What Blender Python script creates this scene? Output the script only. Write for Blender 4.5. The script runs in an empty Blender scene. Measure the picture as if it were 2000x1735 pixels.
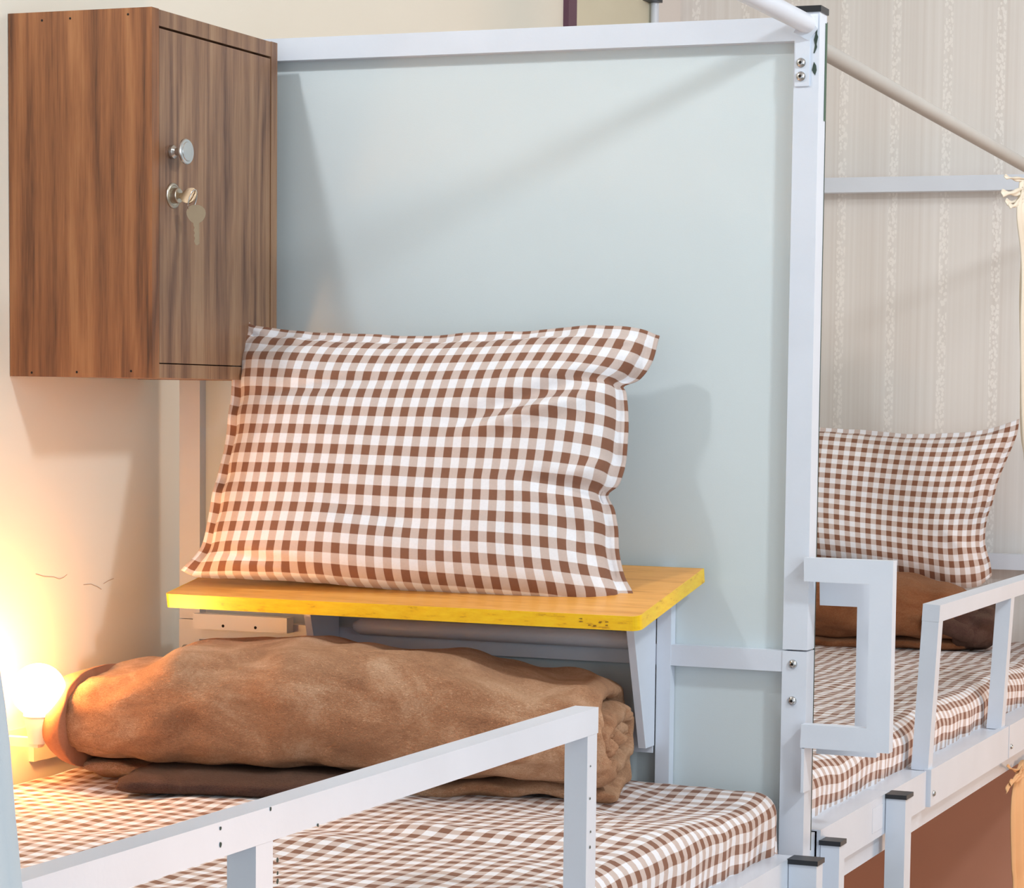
import bpy, bmesh, math, random
from mathutils import Vector, Matrix, noise
random.seed(7)
SC = bpy.context.scene
COL = SC.collection

# ------------------------------------------------------------------ camera, world, lights, exposure
CAM = Vector((1.9185, -3.0178, 1.8))
YAW, PIT, ROL, FPX, CX, CY = .3517, -.0772, .0158, 4673.8, 1317.4, 1146.7
_f = Vector((-math.sin(YAW)*math.cos(PIT), math.cos(YAW)*math.cos(PIT), math.sin(PIT)))
_r0 = Vector((math.cos(YAW), math.sin(YAW), 0)); _u0 = _r0.cross(_f)
_r = _r0*math.cos(ROL)+_u0*math.sin(ROL); _u = _u0*math.cos(ROL)-_r0*math.sin(ROL)
cd = bpy.data.cameras.new('camera'); cam = bpy.data.objects.new('camera', cd); COL.objects.link(cam)
M = Matrix(((_r.x, _u.x, -_f.x, CAM.x), (_r.y, _u.y, -_f.y, CAM.y), (_r.z, _u.z, -_f.z, CAM.z), (0, 0, 0, 1)))
cam.matrix_world = M
cd.sensor_fit = 'HORIZONTAL'; cd.sensor_width = 36; cd.lens = FPX/2000*36
cd.shift_x = -(CX-1000)/2000; cd.shift_y = (CY-867.5)/2000
cd.clip_start = .05; cd.clip_end = 50
SC.camera = cam
SC.view_settings.view_transform = 'Standard'; SC.view_settings.look = 'None'
SC.view_settings.gamma = 1; SC.view_settings.use_curve_mapping = False
SC.view_settings.exposure = 0.05
W = bpy.data.worlds.new('world'); SC.world = W; W.use_nodes = True
W.node_tree.nodes['Background'].inputs[0].default_value = (.84, .92, 1.0, 1)
W.node_tree.nodes['Background'].inputs[1].default_value = .92

def area(name, loc, target, size, power, color, sy=None):
    l = bpy.data.lights.new(name, 'AREA'); l.energy = power; l.color = color
    l.shape = 'RECTANGLE'; l.size = size; l.size_y = sy or size
    o = bpy.data.objects.new(name, l); COL.objects.link(o); o.location = loc
    o.rotation_euler = (Vector(target)-Vector(loc)).to_track_quat('-Z', 'Y').to_euler()
    return o
area('ceiling_light_near_wall', (.05, -.85, 2.95), (.5, -.3, 1.5), .07, 5.6, (.97, .98, 1))
area('ceiling_light_aisle', (2.45, -.9, 2.93), (.6, 0, 1.6), .16, 18, (.90, .96, 1))
area('far_fill_light', (1.9, .75, 2.94), (.6, 1.6, 1.6), .5, 15, (.88, .95, 1))  # unseen fill added to brighten the far end
area('cool_fill_light', (3.4, -2.2, 2.2), (.6, 0, 1.6), 1.4, 18, (.82, .92, 1))  # unseen cool fill added from the aisle side, no window there
area('aisle_warm_light', (2.9, 1.4, .75), (1.0, .8, 1.25), .5, 17, (1, .56, .32))

# ------------------------------------------------------------------ helpers
def P(x, y, ax, v):
    """point of the world that the photo pixel (x, y) shows on the plane <ax> = v"""
    d = _f+_r*((x-CX)/FPX)+_u*((CY-y)/FPX)
    i = 'xyz'.index(ax)
    return CAM+d*((v-CAM[i])/d[i])

def PP(x, y, p0, n):
    d = _f+_r*((x-CX)/FPX)+_u*((CY-y)/FPX)
    return CAM+d*((p0-CAM).dot(n)/d.dot(n))

def root(name, label, cat, loc, group=None):
    o = bpy.data.objects.new(name, None); COL.objects.link(o); o.location = loc
    o.empty_display_size = .05
    o['label'] = label; o['category'] = cat
    if group: o['group'] = group
    return o

def tag(o, label, cat, group=None):
    o['label'] = label; o['category'] = cat
    if group: o['group'] = group
    return o

def link(name, me, mat, parent=None, smooth=None, label=None):
    o = bpy.data.objects.new(name, me); COL.objects.link(o)
    if mat: me.materials.append(mat)
    if parent is not None:
        o.parent = parent
        if parent.type == 'EMPTY': o.location = -Vector(parent.location)
    if smooth is not None:
        for p in me.polygons: p.use_smooth = smooth
    if label: o['label'] = label
    return o

def bm_obj(name, bm, mat, parent=None, smooth=None, label=None, bevel=0, seg=2):
    if bevel:
        bmesh.ops.bevel(bm, geom=[e for e in bm.edges if len(e.link_faces) == 2 and e.calc_face_angle(0) > .6],
                        offset=bevel, segments=seg, affect='EDGES', profile=.5, clamp_overlap=True)
    bmesh.ops.recalc_face_normals(bm, faces=bm.faces)
    me = bpy.data.meshes.new(name); bm.to_mesh(me); bm.free()
    return link(name, me, mat, parent, smooth, label)

def addbox(bm, x, y, z):
    vs = [bm.verts.new((x[i], y[j], z[k])) for i in (0, 1) for j in (0, 1) for k in (0, 1)]
    for f in ((0, 1, 3, 2), (4, 6, 7, 5), (0, 4, 5, 1), (2, 3, 7, 6), (0, 2, 6, 4), (1, 5, 7, 3)):
        bm.faces.new([vs[i] for i in f])
    return vs

def box(name, x, y, z, mat, parent=None, bevel=.0015, label=None, rot=None, seg=2):
    bm = bmesh.new(); vs = addbox(bm, x, y, z)
    if rot:
        ax, ang, c = rot; R = Matrix.Rotation(ang, 3, ax); c = Vector(c)
        for v in vs: v.co = R @ (v.co-c)+c
    return bm_obj(name, bm, mat, parent, None, label, bevel, seg)

def frame_(o):  # orthonormal frame along direction o
    o = o.normalized(); a = Vector((0, 0, 1)) if abs(o.z) < .9 else Vector((1, 0, 0))
    b = o.cross(a).normalized(); return b, o.cross(b)

def tube_mesh(pts, rads, n=20, cap=True):
    bm = bmesh.new(); rings = []
    pts = [Vector(p) for p in pts]
    d0 = (pts[-1]-pts[0]); b, c = frame_(d0)
    for i, p in enumerate(pts):
        t = (pts[min(i+1, len(pts)-1)]-pts[max(i-1, 0)]).normalized()
        b2 = (b-t*b.dot(t)).normalized(); c2 = t.cross(b2)
        rings.append([bm.verts.new(p+(b2*math.cos(a)+c2*math.sin(a))*rads[i]) for a in [2*math.pi*k/n for k in range(n)]])
    for i in range(len(rings)-1):
        for k in range(n): bm.faces.new((rings[i][k], rings[i][(k+1) % n], rings[i+1][(k+1) % n], rings[i+1][k]))
    if cap: bm.faces.new(rings[0][::-1]); bm.faces.new(rings[-1])
    return bm

def lathe(name, c, axis, prof, mat, parent=None, n=28, label=None):
    """prof: list of (distance along axis, radius)"""
    c = Vector(c); axis = Vector(axis).normalized(); b, d = frame_(axis); bm = bmesh.new(); rings = []
    for h, r in prof:
        rings.append([bm.verts.new(c+axis*h+(b*math.cos(a)+d*math.sin(a))*max(r, 1e-5)) for a in [2*math.pi*k/n for k in range(n)]])
    for i in range(len(rings)-1):
        for k in range(n): bm.faces.new((rings[i][k], rings[i][(k+1) % n], rings[i+1][(k+1) % n], rings[i+1][k]))
    bm.faces.new(rings[0][::-1]); bm.faces.new(rings[-1])
    o = bm_obj(name, bm, mat, parent, True, label)
    es(o); return o

def es(o, ang=.6):
    me = o.data
    bm = bmesh.new(); bm.from_mesh(me)
    for e in bm.edges:
        if len(e.link_faces) == 2 and e.calc_face_angle(0) > ang: e.smooth = False
    bm.to_mesh(me); bm.free()
    return o

def prism(name, pts, n, t, mat, parent=None, bevel=0, label=None):
    """flat outline pts (3-D, coplanar) extruded by t along n"""
    bm = bmesh.new(); n = Vector(n)*t
    a = [bm.verts.new(Vector(p)) for p in pts]; b = [bm.verts.new(Vector(p)+n) for p in pts]
    bm.faces.new(a[::-1]); bm.faces.new(b)
    for i in range(len(a)):
        j = (i+1) % len(a); bm.faces.new((a[i], a[j], b[j], b[i]))
    return bm_obj(name, bm, mat, parent, None, label, bevel)

def struct(o):
    o['kind'] = 'structure'; return o

# ------------------------------------------------------------------ materials
def lin(c):
    return tuple(((v/255)/12.92 if v/255 <= .04045 else ((v/255+.055)/1.055)**2.4) for v in c)+(1,)

def newmat(name):
    m = bpy.data.materials.new(name); m.use_nodes = True; nt = m.node_tree
    return m, nt, nt.nodes['Principled BSDF']

def N(nt, t, **k):
    n = nt.nodes.new(t)
    for a, v in k.items():
        if a.startswith('i_'):
            key = a[2:]; key = int(key) if key.isdigit() else key
            n.inputs[key].default_value = v
        else: setattr(n, a, v)
    return n

def ramp(nt, stops, interp='LINEAR'):
    r = nt.nodes.new('ShaderNodeValToRGB'); r.color_ramp.interpolation = interp
    e = r.color_ramp.elements
    while len(e) < len(stops): e.new(.5)
    for i, (p, c) in enumerate(stops): e[i].position = p; e[i].color = c
    return r

def coord(nt, out='Object', scale=(1, 1, 1), rot=(0, 0, 0)):
    tc = N(nt, 'ShaderNodeTexCoord'); mp = N(nt, 'ShaderNodeMapping')
    mp.inputs['Scale'].default_value = scale; mp.inputs['Rotation'].default_value = rot
    nt.links.new(tc.outputs[out], mp.inputs['Vector']); return mp.outputs['Vector']

def noisetex(nt, vec, scale, detail=4, rough=.5, dist=0):
    n = N(nt, 'ShaderNodeTexNoise'); n.inputs['Scale'].default_value = scale
    n.inputs['Detail'].default_value = detail; n.inputs['Roughness'].default_value = rough
    n.inputs['Distortion'].default_value = dist
    nt.links.new(vec, n.inputs['Vector']); return n.outputs['Fac']

def bump(nt, bs, h, strength, dist=.001):
    b = N(nt, 'ShaderNodeBump'); b.inputs['Strength'].default_value = strength; b.inputs['Distance'].default_value = dist
    nt.links.new(h, b.inputs['Height']); nt.links.new(b.outputs['Normal'], bs.inputs['Normal'])

def plain(name, col, rough=.5, metal=0, var=.04, vs=9, bmp=0, bs_=300, spec=.5, coat=0):
    m, nt, bs = newmat(name)
    v = coord(nt); f = noisetex(nt, v, vs, 3)
    c = lin(col); lo = tuple(x*(1-var) for x in c[:3])+(1,); hi = tuple(min(1, x*(1+var)) for x in c[:3])+(1,)
    r = ramp(nt, [(.3, lo), (.7, hi)]); nt.links.new(f, r.inputs[0]); nt.links.new(r.outputs[0], bs.inputs['Base Color'])
    bs.inputs['Roughness'].default_value = rough; bs.inputs['Metallic'].default_value = metal
    bs.inputs['Specular IOR Level'].default_value = spec; bs.inputs['Coat Weight'].default_value = coat
    if bmp: bump(nt, bs, noisetex(nt, v, bs_, 3), bmp)
    return m

PAINT = plain('white_metal_paint', (216, 224, 236), .32, var=.03, bmp=.12, bs_=160)
PANEL = plain('white_board', (208, 220, 224), .55, var=.025, vs=3, bmp=.08, bs_=500)
BLACKP = plain('black_plastic', (32, 36, 42), .4)
CHROME = plain('chrome', (205, 205, 205), .22, 1)
NICKEL = plain('nickel', (190, 180, 165), .3, 1)
BRASSY = plain('key_metal', (176, 156, 130), .38, 1, bmp=.3, bs_=1500)
CHIP_GAP = plain('bare_steel_and_gap_shade', (52, 70, 62), .6)
GREENP = plain('green_undercoat', (62, 92, 72), .5)
HOLE = plain('dark_hole', (18, 14, 12), .9)
CREAM = plain('cream_wall_paint', (230, 227, 215), .8, var=.02, vs=2, bmp=.12, bs_=90)
PALEGREEN = plain('pale_green_paint', (212, 208, 186), .7, var=.02)
PLUM = plain('plum_paint', (92, 58, 78), .5)
CEIL = plain('ceiling_paint', (236, 236, 232), .8, var=.01)
FLOORM = plain('floor_tile', (170, 160, 148), .5)
BASEB = plain('bed_base_board', (150, 120, 95), .7)
CURT = plain('pale_grey_curtain_cloth', (208, 216, 222), .85, var=.02, bmp=.15, bs_=900)
CCREAM = plain('cream_curtain_cloth', (226, 216, 198), .85, var=.03, bmp=.15, bs_=900)
PEACH = plain('peach_curtain_cloth', (226, 180, 132), .85, var=.03, bmp=.15, bs_=900)
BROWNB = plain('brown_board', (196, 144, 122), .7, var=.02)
SOCK = plain('white_lamp_plastic', (235, 225, 205), .4)

def mat_wallpaper():
    m, nt, bs = newmat('striped_wallpaper')
    v = coord(nt)
    sx = N(nt, 'ShaderNodeSeparateXYZ'); nt.links.new(v, sx.inputs[0])
    # broad soft stripes from noise across x only
    n1 = noisetex(nt, coord(nt, scale=(14, .01, .02)), 1, 3, .6)
    n2 = noisetex(nt, coord(nt, scale=(95, .01, .05)), 1, 2)
    mx = N(nt, 'ShaderNodeMath', operation='ADD'); nt.links.new(n1, mx.inputs[0]); nt.links.new(n2, mx.inputs[1])
    r = ramp(nt, [(.34, lin((222, 216, 211))), (.5, lin((230, 226, 222))), (.68, lin((237, 234, 231)))])
    hf = N(nt, 'ShaderNodeMath', operation='MULTIPLY', i_1=.5); nt.links.new(mx.outputs[0], hf.inputs[0])
    nt.links.new(hf.outputs[0], r.inputs[0])
    # lace stripes: every 0.118 m a thin band with small satin motifs
    fr = N(nt, 'ShaderNodeMath', operation='MULTIPLY_ADD', i_1=1/.118, i_2=.76); nt.links.new(sx.outputs[0], fr.inputs[0])
    f2 = N(nt, 'ShaderNodeMath', operation='FRACT'); nt.links.new(fr.outputs[0], f2.inputs[0])
    lt = N(nt, 'ShaderNodeMath', operation='LESS_THAN', i_1=.17); nt.links.new(f2.outputs[0], lt.inputs[0])
    vo = N(nt, 'ShaderNodeTexVoronoi'); vo.inputs['Scale'].default_value = 1
    nt.links.new(coord(nt, scale=(170, 20, 110)), vo.inputs['Vector'])
    l2 = N(nt, 'ShaderNodeMath', operation='LESS_THAN', i_1=.5); nt.links.new(vo.outputs['Distance'], l2.inputs[0])
    mu = N(nt, 'ShaderNodeMath', operation='MULTIPLY'); nt.links.new(lt.outputs[0], mu.inputs[0]); nt.links.new(l2.outputs[0], mu.inputs[1])
    m3 = N(nt, 'ShaderNodeMath', operation='MULTIPLY', i_1=.55); nt.links.new(mu.outputs[0], m3.inputs[0])
    mix = N(nt, 'ShaderNodeMix', data_type='RGBA'); nt.links.new(m3.outputs[0], mix.inputs['Factor'])
    nt.links.new(r.outputs[0], mix.inputs['A']); mix.inputs['B'].default_value = lin((252, 249, 245))
    nt.links.new(mix.outputs['Result'], bs.inputs['Base Color'])
    bs.inputs['Roughness'].default_value = .6
    bump(nt, bs, noisetex(nt, coord(nt, scale=(900, 10, 60)), 1, 2), .1)
    return m
WALLP = mat_wallpaper()

def mat_wood(name, cols, gx=(1, 1, 1), rough=.4):
    """laminate with the grain running along z"""
    m, nt, bs = newmat(name)
    a = noisetex(nt, coord(nt, scale=(16*gx[0], 16*gx[1], 1.0)), 1, 5, .55, 2.2)
    b = noisetex(nt, coord(nt, scale=(130*gx[0], 130*gx[1], 3.0)), 1, 3, .6, .3)
    c = noisetex(nt, coord(nt, scale=(520*gx[0], 520*gx[1], 22)), 1, 2, .5)
    w = N(nt, 'ShaderNodeTexWave', wave_type='BANDS', bands_direction='X', wave_profile='SIN')
    w.inputs['Scale'].default_value = 1.4; w.inputs['Distortion'].default_value = 14; w.inputs['Detail'].default_value = 2.5
    w.inputs['Detail Scale'].default_value = 1.4
    nt.links.new(coord(nt, scale=(7*gx[0], 7*gx[1], .75), rot=(0, 0, .7)), w.inputs['Vector'])
    s1 = N(nt, 'ShaderNodeMath', operation='MULTIPLY_ADD', i_1=.50); nt.links.new(a, s1.inputs[0])
    s2 = N(nt, 'ShaderNodeMath', operation='MULTIPLY_ADD', i_1=.32); nt.links.new(b, s2.inputs[0])
    s3 = N(nt, 'ShaderNodeMath', operation='MULTIPLY_ADD', i_1=.14); nt.links.new(w.outputs['Fac'], s3.inputs[0])
    s4 = N(nt, 'ShaderNodeMath', operation='MULTIPLY', i_1=.22); nt.links.new(c, s4.inputs[0])
    nt.links.new(s4.outputs[0], s3.inputs[2]); nt.links.new(s3.outputs[0], s2.inputs[2]); nt.links.new(s2.outputs[0], s1.inputs[2])
    r = ramp(nt, [(.40, lin(cols[0])), (.52, lin(cols[1])), (.63, lin(cols[2])), (.76, lin(cols[3]))])
    nt.links.new(s1.outputs[0], r.inputs[0]); nt.links.new(r.outputs[0], bs.inputs['Base Color'])
    bs.inputs['Roughness'].default_value = rough
    bump(nt, bs, s1.outputs[0], .25, .0006)
    return m
WOOD_SIDE = mat_wood('walnut_laminate_side', [(78, 46, 28), (122, 76, 46), (144, 92, 56), (162, 110, 70)])  # orange base carries part of the lamp's warm light on this side
WOOD_DOOR = mat_wood('walnut_laminate_door', [(88, 58, 44), (126, 92, 70), (148, 112, 84), (164, 130, 100)])

def mat_tabletop():
    m, nt, bs = newmat('beech_laminate')
    a = noisetex(nt, coord(nt, scale=(5, 60, 60)), 1, 4, .6, .6)
    b = noisetex(nt, coord(nt, scale=(30, 500, 300)), 1, 2)
    s = N(nt, 'ShaderNodeMath', operation='MULTIPLY_ADD', i_1=.4); nt.links.new(b, s.inputs[0]); 
    s0 = N(nt, 'ShaderNodeMath', operation='MULTIPLY', i_1=.6); nt.links.new(a, s0.inputs[0]); nt.links.new(s0.outputs[0], s.inputs[2])
    r = ramp(nt, [(.35, lin((216, 146, 62))), (.5, lin((238, 170, 82))), (.68, lin((246, 184, 98)))])
    nt.links.new(s.outputs[0], r.inputs[0]); nt.links.new(r.outputs[0], bs.inputs['Base Color'])
    bs.inputs['Roughness'].default_value = .38
    return m
BEECH = mat_tabletop()

def mat_yellow():
    m, nt, bs = newmat('yellow_edge_band')
    f = noisetex(nt, coord(nt, scale=(40, 40, 160)), 1, 4, .65)
    r = ramp(nt, [(.30, lin((206, 152, 26))), (.40, lin((244, 194, 16))), (.7, lin((252, 212, 34)))])
    nt.links.new(f, r.inputs[0]); nt.links.new(r.outputs[0], bs.inputs['Base Color'])
    bs.inputs['Roughness'].default_value = .3
    return m
YELLOW = mat_yellow()

def mat_gingham(name, brown=(132, 88, 66), tan=(204, 186, 178), white=(238, 238, 243)):
    """uv in units of one repeat"""
    m, nt, bs = newmat(name)
    tc = N(nt, 'ShaderNodeTexCoord'); sp = N(nt, 'ShaderNodeSeparateXYZ'); nt.links.new(tc.outputs['UV'], sp.inputs[0])
    outs = []
    for i in (0, 1):
        pp = N(nt, 'ShaderNodeMath', operation='PINGPONG', i_1=.5); nt.links.new(sp.outputs[i], pp.inputs[0])
        mr = N(nt, 'ShaderNodeMapRange'); mr.inputs['From Min'].default_value = .238; mr.inputs['From Max'].default_value = .262
        nt.links.new(pp.outputs[0], mr.inputs['Value'])
        # single threads inside the half-tone areas
        th = N(nt, 'ShaderNodeMath', operation='MULTIPLY', i_1=2*math.pi*22); nt.links.new(sp.outputs[i], th.inputs[0])
        sn = N(nt, 'ShaderNodeMath', operation='SINE'); nt.links.new(th.outputs[0], sn.inputs[0])
        outs.append((mr.outputs[0], sn.outputs[0]))
    ad = N(nt, 'ShaderNodeMath', operation='ADD'); nt.links.new(outs[0][0], ad.inputs[0]); nt.links.new(outs[1][0], ad.inputs[1])
    hf = N(nt, 'ShaderNodeMath', operation='MULTIPLY', i_1=.5); nt.links.new(ad.outputs[0], hf.inputs[0])
    r = ramp(nt, [(0, lin(white)), (.5, lin(tan)), (1, lin(brown))]); nt.links.new(hf.outputs[0], r.inputs[0])
    nz = noisetex(nt, coord(nt), 350, 3)
    hs = N(nt, 'ShaderNodeHueSaturation'); nt.links.new(r.outputs[0], hs.inputs['Color'])
    mr = N(nt, 'ShaderNodeMapRange'); mr.inputs['To Min'].default_value = .93; mr.inputs['To Max'].default_value = 1.06
    nt.links.new(nz, mr.inputs['Value']); nt.links.new(mr.outputs[0], hs.inputs['Value'])
    nt.links.new(hs.outputs['Color'], bs.inputs['Base Color'])
    bs.inputs['Roughness'].default_value = .85; bs.inputs['Sheen Weight'].default_value = .1
    tt = N(nt, 'ShaderNodeMath', operation='ADD'); nt.links.new(outs[0][1], tt.inputs[0]); nt.links.new(outs[1][1], tt.inputs[1])
    bump(nt, bs, tt.outputs[0], .12, .0003)
    return m
GING = mat_gingham('brown_gingham_cotton')

def mat_plush(name, lo, mid, hi, sheen=.5, bst=1.0):
    m, nt, bs = newmat(name)
    a = noisetex(nt, coord(nt, scale=(9, 14, 14)), 1, 5, .62, .8)
    b = noisetex(nt, coord(nt, scale=(300, 520, 520)), 1, 4, .65, 1.2)
    s = N(nt, 'ShaderNodeMath', operation='MULTIPLY_ADD', i_1=.40); nt.links.new(b, s.inputs[0])
    s0 = N(nt, 'ShaderNodeMath', operation='MULTIPLY', i_1=.64); nt.links.new(a, s0.inputs[0]); nt.links.new(s0.outputs[0], s.inputs[2])
    r = ramp(nt, [(.36, lin(lo)), (.51, lin(mid)), (.66, lin(hi))])
    nt.links.new(s.outputs[0], r.inputs[0]); nt.links.new(r.outputs[0], bs.inputs['Base Color'])
    bs.inputs['Roughness'].default_value = .95; bs.inputs['Sheen Weight'].default_value = sheen
    bs.inputs['Sheen Roughness'].default_value = .45; bs.inputs['Sheen Tint'].default_value = lin((235, 200, 165))
    bs.inputs['Specular IOR Level'].default_value = .1
    bump(nt, bs, b, bst, .0035)
    return m
PLUSH = mat_plush('brown_plush', (144, 92, 64), (192, 136, 100), (230, 186, 152), .8)
PLUSHF = mat_plush('reddish_brown_plush', (118, 66, 38), (150, 92, 58), (176, 120, 84), .4)
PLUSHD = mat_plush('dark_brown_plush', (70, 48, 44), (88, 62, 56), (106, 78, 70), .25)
HEM = mat_plush('brown_hem_cloth', (150, 98, 72), (160, 106, 80), (170, 116, 90), .2, .15)

def mat_emit(name, col, s):
    m, nt, bs = newmat(name)
    bs.inputs['Base Color'].default_value = (1, .95, .85, 1)
    bs.inputs['Emission Color'].default_value = col; bs.inputs['Emission Strength'].default_value = s
    return m
BULB = mat_emit('lit_frosted_bulb', (1, .44, .12, 1), 112)
BULB2 = mat_emit('lit_lower_bulb', (1, .50, .25, 1), 26)

# ------------------------------------------------------------------ the room
YB = 2.19
struct(box('wall_left', (-.12, 0), (-6, 1.55), (0, 3.05), CREAM, bevel=0))
struct(box('door_1', (-.12, 0), (1.55, 2.03), (0, 3.05), PALEGREEN, bevel=0))
struct(box('trim_1', (-.02, .012), (1.505, 1.548), (0, 3.0), PLUM, bevel=.002))
struct(box('wall_corner', (-.12, .0), (2.03, YB), (0, 3.05), WALLP, bevel=0))
struct(box('wall_back', (-.12, 5), (YB, YB+.12), (0, 3.05), WALLP, bevel=0))
struct(box('floor', (-.12, 5), (-6, YB+.12), (-.1, 0), FLOORM, bevel=0))
struct(box('ceiling', (-.12, 5), (-6, YB+.12), (3.0, 3.1), CEIL, bevel=0))
struct(box('wall_right', (4.9, 5), (-1.0, YB), (0, 3.05), CREAM, bevel=0))

wl = bpy.data.objects['wall_left']
for pts in (((70, 1121), (86, 1126), (105, 1127), (116, 1131), (124, 1128), (131, 1122)), ((163, 1142), (178, 1141), (190, 1146), (198, 1151)), ((202, 1140), (212, 1134), (222, 1130))):
    up_ = [P(a, b_, 'x', .0003) for a, b_ in pts]
    prism('hairline_crack', up_+[p+Vector((0, 0, -.0007)) for p in up_[::-1]], (1, 0, 0), .0002, plain('crack_shadow', (186, 152, 116), .9), wl)
# thin white conduit in the far corner with a dark clip
t = root('wall_conduit', 'thin white vertical conduit with a dark clip in the far wall corner', 'pipe', (.02, 2.06, 0))
q = P(1279, 20, 'x', .012)
o = bm_obj('conduit_pipe', tube_mesh([(.012, q.y, 0), (.012, q.y, 2.995)], [.009, .009], 16), PAINT, t, True); es(o)
q2 = P(1272, 3, 'x', .012)
box('clip', (.0, .03), (q.y-.045, q.y+.0), (q2.z, q2.z+.05), BLACKP, t, .002)

# ------------------------------------------------------------------ bunk frames
ZT, ZTB, ZM, ZMB, GZ, GZB = 2.302, 2.271, 1.473, 1.445, 1.484, 1.457
RT, RB = 1.222, 1.165      # side rail

def bolt(c, ax, parent, r=.0062):
    c = Vector(c); ax = Vector(ax)
    b = lathe('bolt', c, ax, [(0, r), (.0012, r), (.003, r*.8), (.0042, r*.45), (.0042, 0)], CHROME, parent, 20)
    return b

def socket_(c, ax, parent, r=.0021):
    return lathe('hex_socket', Vector(c)+Vector(ax)*.0043, ax, [(0, r), (.0002, r), (.0002, 0)], HOLE, parent, 6)

near = root('bunk_bed', 'white metal bunk bed frame in front, with the large end board behind the wooden shelf', 'bed', (.5, -1.0, 0))
far = root('bunk_bed', 'white metal bunk bed frame behind the tall post, against the striped wallpaper', 'bed', (.5, 1.1, 0))

# near bed, head end at y = 0
px0, px1 = .966, 1.0
box('post', (px0, px1), (-.002, .030), (ZM+.002, 2.307), PAINT, near, .003)
pl = box('post', (px0, px1+.0), (-.003, .030), (0, ZM), PAINT, near, .003)
capz = 2.307
def endcap(x, y, z, parent, h=.007):
    return box('end_cap', (x[0]-.002, x[1]+.002), (y[0]-.002, y[1]+.002), (z, z+h), BLACKP, parent, .0028, label='black plastic end cap')
endcap((px0, px1), (-.002, .030), capz, near, .008)
box('post', (.042, .076), (0, .032), (ZM+.001, 2.302), PAINT, near, .003)
box('post', (.042, .076), (-.001, .032), (0, ZM), PAINT, near, .003)
lb = box('top_bar', (.076, px0), (-.001, .030), (ZTB, ZT), PAINT, near, .003)
box('middle_bar', (.076, px0), (-.002, .028), (ZMB, ZM), PAINT, near, .003)
box('bottom_bar', (.076, px0), (0, .030), (RB, RT-.02), PAINT, near, .003)
box('end_panel', (.070, px0+.006), (.016, .024), (ZM-.004, ZTB+.006), PANEL, near, 0)
box('end_panel', (.070, px0+.006), (.016, .024), (RT-.03, ZMB+.006), PANEL, near, 0)
box('upright', (.788, .808), (-.003, .0145), (RT-.02, 1.575), PAINT, near, .002)
box('upright', (.262, .278), (-.003, .0145), (RT-.02, 1.53), PAINT, near, .002)
for z in (1.456, 1.407): 
    b = bolt((.981, -.003, z), (0, -1, 0), near); socket_((.981, -.003, z), (0, -1, 0), b)
b = bolt((.053, -.001, 1.430), (0, -1, 0), near)
# weld seams and paint chips of the right post
def chip(pts, y, mat, parent, name='paint_chip', axis='y', t=.0006):
    return prism(name, [P(a, b_, axis, y) for a, b_ in pts], (0, -1, 0) if axis == 'y' else (1, 0, 0), t, mat, parent)
chip([(1593, 52), (1597, 50), (1596, 66), (1598, 72), (1595, 86), (1596, 92), (1591, 104), (1589, 104), (1592, 88), (1590, 78), (1593, 66)], -.0021, CHIP_GAP, near)
chip([(1590, 121), (1594, 128), (1595, 137), (1592, 147), (1589, 143), (1586, 137), (1588, 128)], -.0021, CHIP_GAP, near)
box('paint_chip', (px1+.0002, px1+.0008), (.0235, .0303), (2.17, 2.296), GREENP, near, 0, label='worn green undercoat strip')
box('gap_shade_strip', (px1-.002, px1+.0004), (.0303, .0325), (RT-.02, 2.298), CHIP_GAP, near, 0, label='dark strip painted for the gap shade behind the post')  # coloured dark for the shade in the narrow gap between the posts
# curtain rods fixed to the post with flattened tabs
def rod(name, a, b, r, parent, m=None):
    return es(bm_obj(name, tube_mesh([a, b], [r, r], 24), m or PAINT, parent, True))
ra = P(1574, 50, 'x', .985)
rod('curtain_rod', (.985, -.012, 2.291), (.985, -2.0, 2.283), .0125, near)
box('rod_bracket', (px0+.002, px0+.022), (-.0045, -.002), (2.212, 2.281), PAINT, near, .001)
prism('rod_flange', [(.972, -.0245, 2.292), (.972, -.0245, 2.278), (.986, -.003, 2.270), (.998, -.003, 2.285), (.998, -.003, 2.304), (.99, -.0245, 2.30)], (0, -1, 0), .0015, PAINT, near)
for z in (2.242, 2.2245):
    b = bolt((.9765, -.0045, z), (0, -1, 0), near, .0064); socket_((.9765, -.0045, z), (0, -1, 0), b)
# side rail, legs, bed base
box('side_rail', (.958, .998), (-2.05, -.035), (RB, RT-.016), PAINT, near, .002)
box('rail_sleeve', (.956, 1.003), (-.78, -.115), (RB-.004, RT-.0135), PAINT, near, .0015)
box('leg', (.999, 1.037), (-.062, -.034), (0, 1.200), PAINT, near, .003)
endcap((.999, 1.037), (-.062, -.034), 1.200, near, .0065)
box('under_rail', (.962, .990), (-2.05, -.035), (RB-.034, RB-.006), PAINT, near, .0015)
box('bed_base', (.03, .957), (-2.05, -.0), (1.150, 1.170), BASEB, near, 0)

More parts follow.
